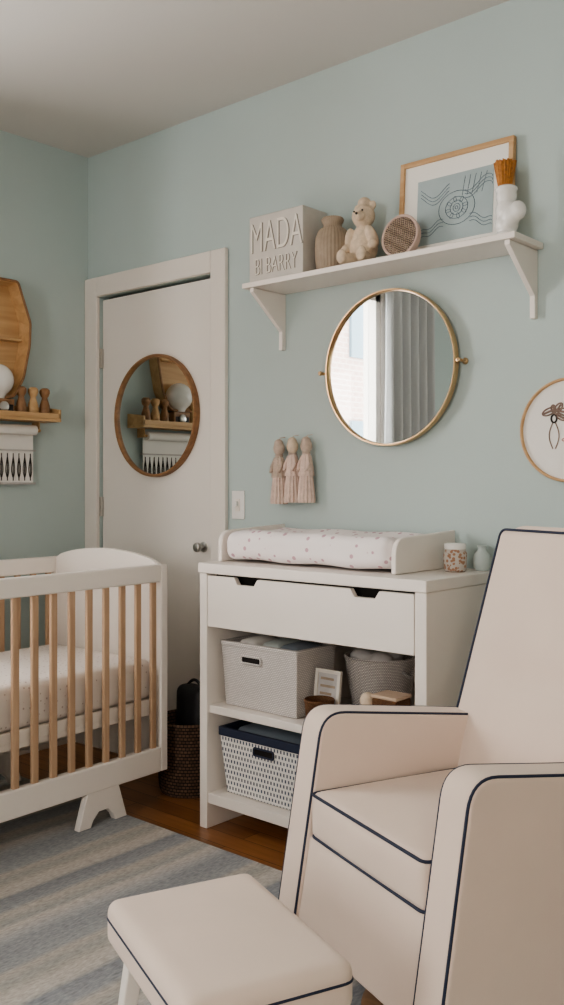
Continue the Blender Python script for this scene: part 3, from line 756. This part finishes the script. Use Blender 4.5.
# ---------------------------------------------------------------- left wall items
rk = group('wooden_peg_rack', (XL, 2.2, 1.5))
R0, R1 = 1.93, 2.49
box('back_board', (XL+0.001, R0, 1.475), (XL+0.013, R1, 1.545), M['oaky'], rk, 0.003)
box('bottom_board', (XL+0.013, R0, 1.475), (XL+0.125, R1, 1.487), M['oaky'], rk, 0.002)
box('front_lip', (XL+0.113, R0, 1.487), (XL+0.125, R1, 1.512), M['oaky'], rk, 0.003)
prism('end_b', [(XL+0.013, 1.487), (XL+0.125, 1.487), (XL+0.125, 1.53), (XL+0.013, 1.545)], 'Y', R1-0.012, R1, M['oaky'], rk, 0.002)
prism('end_a', [(XL+0.013, 1.487), (XL+0.125, 1.487), (XL+0.125, 1.53), (XL+0.013, 1.545)], 'Y', R0, R0+0.012, M['oaky'], rk, 0.002)
for i, y in enumerate((2.435, 2.375, 2.315, 2.12, 2.06, 2.0)):
    lathe('wooden_peg_doll', [(0, 0), (0.023, 0), (0.025, 0.01), (0.022, 0.06), (0.014, 0.085), (0.012, 0.094), (0.018, 0.102), (0.023, 0.116), (0.022, 0.128), (0.014, 0.136), (0, 0.137)],
          (XL+0.078, y, 1.488), M['walnut'] if i % 2 == 0 else M['oaky'], None, 24)
bxk = group('vintage_toy_camera', (XL+0.07, 2.22, 1.488))
box('camera_body', (XL+0.03, 2.16, 1.488), (XL+0.10, 2.27, 1.565), M['walnut'], bxk, 0.006)
boxes('camera_band', [((XL+0.1, 2.17, 1.50), (XL+0.103, 2.26, 1.54))], M['black'], bxk, 0.001)
lathe('camera_lens', [(0, 0), (0.022, 0), (0.022, 0.006), (0.016, 0.010), (0, 0.008)], (XL+0.102, 2.215, 1.53), M['steel'], bxk, 24, rot=Euler((0, math.pi/2, 0)).to_matrix().to_4x4())
lathe('globe_night_light', [(0, 0), (0.03, 0.0), (0.032, 0.008)]+[(0.07*math.sin(math.pi*k/16), 0.078-0.07*math.cos(math.pi*k/16)) for k in range(3, 17)],
      (XL+0.065, 2.205, 1.566), M['whitein'], None, 40)

# wooden hull-shaped wall tray, flat top with angled shoulders
wt = group('wooden_wall_tray', (XL, 2.12, 1.8))
cyT, czT = 2.115, 1.83
half = [(0.185, 0.250), (0.250, 0.075), (0.245, -0.03), (0.215, -0.17), (0.165, -0.262)]
base_out = [(a, b) for a, b in half]+[(-a, b) for a, b in reversed(half)]
base_out = fillet(base_out, [0.02, 0.06, 0.1, 0.1, 0.05, 0.05, 0.1, 0.1, 0.06, 0.02], 5)
def hull(off):
    o = []
    for a, b in base_out:
        L = math.hypot(a, b); k = (L+off)/L
        o.append((cyT+a*k, czT+b*k))
    return o
def hull_mesh():
    bm = bmesh.new()
    prof = [(-0.012, 0.0), (0.0, 0.078), (-0.012, 0.080), (-0.022, 0.016)]
    rings = [[bm.verts.new((XL+0.001+dx, y, z)) for y, z in hull(o)] for o, dx in prof]
    n = len(base_out)
    for i in range(3):
        for k in range(n): bm.faces.new((rings[i][k], rings[i][(k+1) % n], rings[i+1][(k+1) % n], rings[i+1][k]))
    bm.faces.new(rings[0]); bm.faces.new(rings[3])
    return finish('tray_shell', bm, M['oaky'], wt, True, 0, 3, 30)
hull_mesh()
tube('tray_rim', [(XL+0.080, y, z) for y, z in hull(-0.005)], 0.006, M['walnut'], wt, True)
box('tray_divider', (XL+0.016, cyT-0.21, czT-0.01), (XL+0.07, cyT+0.21, czT+0.0), M['oaky'], wt, 0.002)

# paper roll + print
pr = group('hanging_paper_print', (XL, 2.2, 1.35))
tube('roll', [(XL+0.05, 1.98, 1.438), (XL+0.05, 2.405, 1.438)], 0.022, M['linen'], pr, False, 6)
tube('dowel', [(XL+0.05, 1.95, 1.438), (XL+0.05, 2.43, 1.438)], 0.007, M['oaky'], pr, False, 3)
boxes('dowel_hangers', [((XL+0.001, y, 1.430), (XL+0.055, y+0.006, 1.474)) for y in (1.952, 2.42)], M['oaky'], pr)
boxes('sheet', [((XL+0.024, 1.99, 1.205), (XL+0.0255, 2.41, 1.44))], M['linen'], pr)
boxes('batten', [((XL+0.016, 1.985, 1.198), (XL+0.03, 2.42, 1.207)), ((XL+0.016, 1.985, 1.345), (XL+0.031, 2.42, 1.352))], M['greycloth'], pr)
for i in range(14):
    y = 2.395-i*0.029; zc = 1.275
    tube('feather_%d' % i, [(XL+0.027, y+0.011*math.sin(math.pi*k/10)*(1-k/14), zc-0.05+0.1*k/10) for k in range(11)] +
         [(XL+0.027, y-0.011*math.sin(math.pi*k/10)*(1-k/14), zc-0.05+0.1*k/10) for k in range(10, -1, -1)], 0.0018, M['inkw'], pr, True, 1)
    tube('quill_%d' % i, [(XL+0.027, y, 1.215), (XL+0.027, y, 1.335)], 0.002, M['inkw'], pr, False, 1)

# ---------------------------------------------------------------- glider armchair
ang = math.radians(-21.7)
O = Vector((-1.455, 1.783, 0))
CM = Matrix.Translation(O) @ Matrix.Rotation(ang, 4, 'Z')
ch = group('upholstered_glider_armchair', tuple(CM @ Vector((0.32, 0.25, 0))))
XF[0] = CM
Wd, AT = 0.645, 0.092
ZB = 0.17
PR = 0.0036
def arm(name, u0, u1):
    pts = fillet([(-0.118, ZB), (-0.038, 0.668), (0.52, 0.60), (0.58, ZB)], [0.02, 0.065, 0.03, 0.02], 8)
    prism(name, pts, 'X', u0, u1, M['cream'], ch, 0.022, 5)
    for s, uu in (('a', u0+0.006), ('b', u1-0.006)):
        c = Vector((0.22, 0.4))
        tube('piping_%s_%s' % (name, s), [(uu, c.x+(p[0]-c.x)*0.986, c.y+(p[1]-c.y)*0.986) for p in pts], PR, M['navy'], ch, True)
arm('arm_far', 0, AT)
arm('arm_near', Wd-AT, Wd)
pts = [(-0.108, ZB+0.005), (-0.072, 0.385), (0.45, 0.385), (0.45, ZB+0.005)]
prism('front_apron', pts, 'X', AT-0.004, Wd-AT+0.004, M['cream'], ch, 0.008, 3)
su0, su1 = AT+0.003, Wd-AT-0.003
def seatmod(p):
    q = p.copy()
    if p.z > 0: q.z += 0.003*math.sin(p.x*17+p.y*9)*max(0, 1-(p.x/0.22)**2)
    return q
softbox('seat_cushion', ((su0+su1)/2, 0.170, 0.434), ((su1-su0)/2, 0.245, 0.054), 0.020, M['cream'], ch, (0, 0.006, 0.018), 19, mod=seatmod)
def rr(x0, x1, y0, y1, z, r=0.03):
    return [(p[0], p[1], z) for p in fillet([(x0, y0), (x1, y0), (x1, y1), (x0, y1)], r, 6)]
tube('piping_seat_top', rr(su0+0.003, su1-0.003, -0.073, 0.405, 0.482, 0.02), PR, M['navy'], ch, True)
tube('piping_seat_bottom', rr(su0+0.003, su1-0.003, -0.073, 0.405, 0.386, 0.02), PR, M['navy'], ch, True)
# back
th = math.radians(-17.5)   # lean backwards
BM = CM @ Matrix.Translation((Wd/2-0.016, 0.352, 0.42)) @ Matrix.Rotation(th, 4, 'X')
XF[0] = BM
hb_, hw_ = 0.714, 0.314
outl = fillet([(-hw_+0.01, -0.22), (hw_-0.01, -0.22), (hw_, hb_*0.55), (hw_-0.012, hb_), (-hw_+0.012, hb_), (-hw_, hb_*0.55)], [0.02, 0.02, 0.1, 0.06, 0.06, 0.1], 8)
prism('back_frame', outl, 'Y', 0.03, 0.15, M['cream'], ch, 0.018, 5)
tube('piping_back_rear', [(p[0]*0.985, 0.144, p[1]*0.992) for p in outl], PR, M['navy'], ch, True)
cw, cz0, cz1 = hw_-0.022, 0.001, 0.693
def backmod(p):
    q = p.copy()
    if p.y < 0:
        q.y += 0.010*math.exp(-((p.z+0.02+0.05*(p.x/0.3)**2)/0.016)**2)*max(0, 1-(p.x/0.285)**6)
        q.y -= 0.022*max(0, 1-((p.z+0.18)/0.16)**2)*max(0, 1-(p.x/0.28)**4)
        q.y -= 0.012*max(0, 1-((p.z-0.15)/0.17)**2)*max(0, 1-(p.x/0.28)**4)
    # round the upper corners of the cushion face
    return q
softbox('back_cushion', (0, 0.025, (cz0+cz1)/2), (cw, 0.035, (cz1-cz0)/2), 0.024, M['cream'], ch, (0, 0.0, 0), 41, mod=backmod)
seam = fillet([(-cw+0.004, cz0+0.004), (cw-0.004, cz0+0.004), (cw-0.004, cz1-0.004), (-cw+0.004, cz1-0.004)], 0.022, 8)
tube('piping_back_front', [(p[0], -0.004, p[1]) for p in seam], PR, M['navy'], ch, True)
XF[0] = CM
lathe('swivel_base', [(0, 0), (0.23, 0), (0.235, 0.01), (0.22, 0.022), (0.05, 0.035), (0.035, 0.04), (0.035, ZB+0.01), (0, ZB+0.01)], (Wd/2, 0.2, RZ), M['walnut'], ch, 48)
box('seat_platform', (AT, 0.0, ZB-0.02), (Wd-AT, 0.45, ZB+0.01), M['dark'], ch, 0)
XF[0] = I4.copy()

# ---------------------------------------------------------------- ottoman
OM = Matrix.Translation((-1.205, 1.203, 0)) @ Matrix.Rotation(ang, 4, 'Z')
ot = group('upholstered_ottoman', (-1.205, 1.203, 0))
XF[0] = OM
hu, hv = 0.215, 0.155
softbox('cushion', (0, 0, 0.355), (hu, hv, 0.044), 0.024, M['cream'], ot, (0, 0, 0.006), 21)
tube('piping_seam', rr(-hu+0.001, hu-0.001, -hv+0.001, hv-0.001, 0.366, 0.026), 0.0030, M['navy'], ot, True)
box('frame', (-hu+0.03, -hv+0.03, 0.285), (hu-0.03, hv-0.03, 0.316), M['white'], ot, 0.004)
for i, (sx, sy) in enumerate(((-1, -1), (1, -1), (1, 1), (-1, 1))):
    bm = bmesh.new()
    r = bmesh.ops.create_cube(bm, size=1)
    for v in r['verts']:
        top = v.co.z > 0
        wdt = 0.034 if top else 0.022
        cx_, cy_ = (sx*(hu-0.05), sy*(hv-0.045)) if top else (sx*(hu-0.012), sy*(hv-0.01))
        v.co = Vector((cx_+v.co.x*wdt, cy_+v.co.y*wdt, 0.29 if top else RZ))
    finish('leg_%d' % i, bm, M['white'], ot, True, 0.004, 2)
for s in (-1, 1):
    box('stretcher_%d' % s, (s*(hu-0.034)-0.008, -hv+0.03, 0.13), (s*(hu-0.034)+0.008, hv-0.03, 0.155), M['white'], ot, 0.003)
XF[0] = I4.copy()

# ---------------------------------------------------------------- light
wd = bpy.data.worlds.new('overcast_sky'); bpy.context.scene.world = wd; wd.use_nodes = True
bg_ = wd.node_tree.nodes['Background']
bg_.inputs['Color'].default_value = (1.0, 0.97, 0.945, 1); bg_.inputs['Strength'].default_value = 13.5
def portal(name, loc, rot, sx, sy):
    l = bpy.data.lights.new(name, 'AREA'); l.shape = 'RECTANGLE'; l.size = sx; l.size_y = sy
    l.cycles.is_portal = True
    o = bpy.data.objects.new(name, l); o.location = loc; o.rotation_euler = rot
    bpy.context.collection.objects.link(o)
portal('window_portal_left', (XL-0.11, (WY0+WY1)/2, (WZ0+WZ1)/2), (0, -math.pi/2, 0), WZ1-WZ0, WY1-WY0)
portal('fill_window_portal', ((VX0+VX1)/2, YB-0.11, 1.6), (math.pi/2, 0, 0), VX1-VX0, 1.6)  # sky portal of the added fill window
try:
    bpy.context.scene.view_settings.look = 'AgX - Medium High Contrast'
except Exception as e:
    print('look', e)

# ---------------------------------------------------------------- camera
cam = bpy.data.cameras.new('camera'); co = bpy.data.objects.new('camera', cam)
bpy.context.collection.objects.link(co)
co.location = (0, 0, 1.2); co.rotation_euler = (math.pi/2, 0, math.radians(41.4))
cam.sensor_fit = 'VERTICAL'; cam.sensor_height = 36; cam.lens = 940/1005*36
cam.shift_y = -18.5/1005
cam.clip_start = 0.05
bpy.context.scene.camera = co
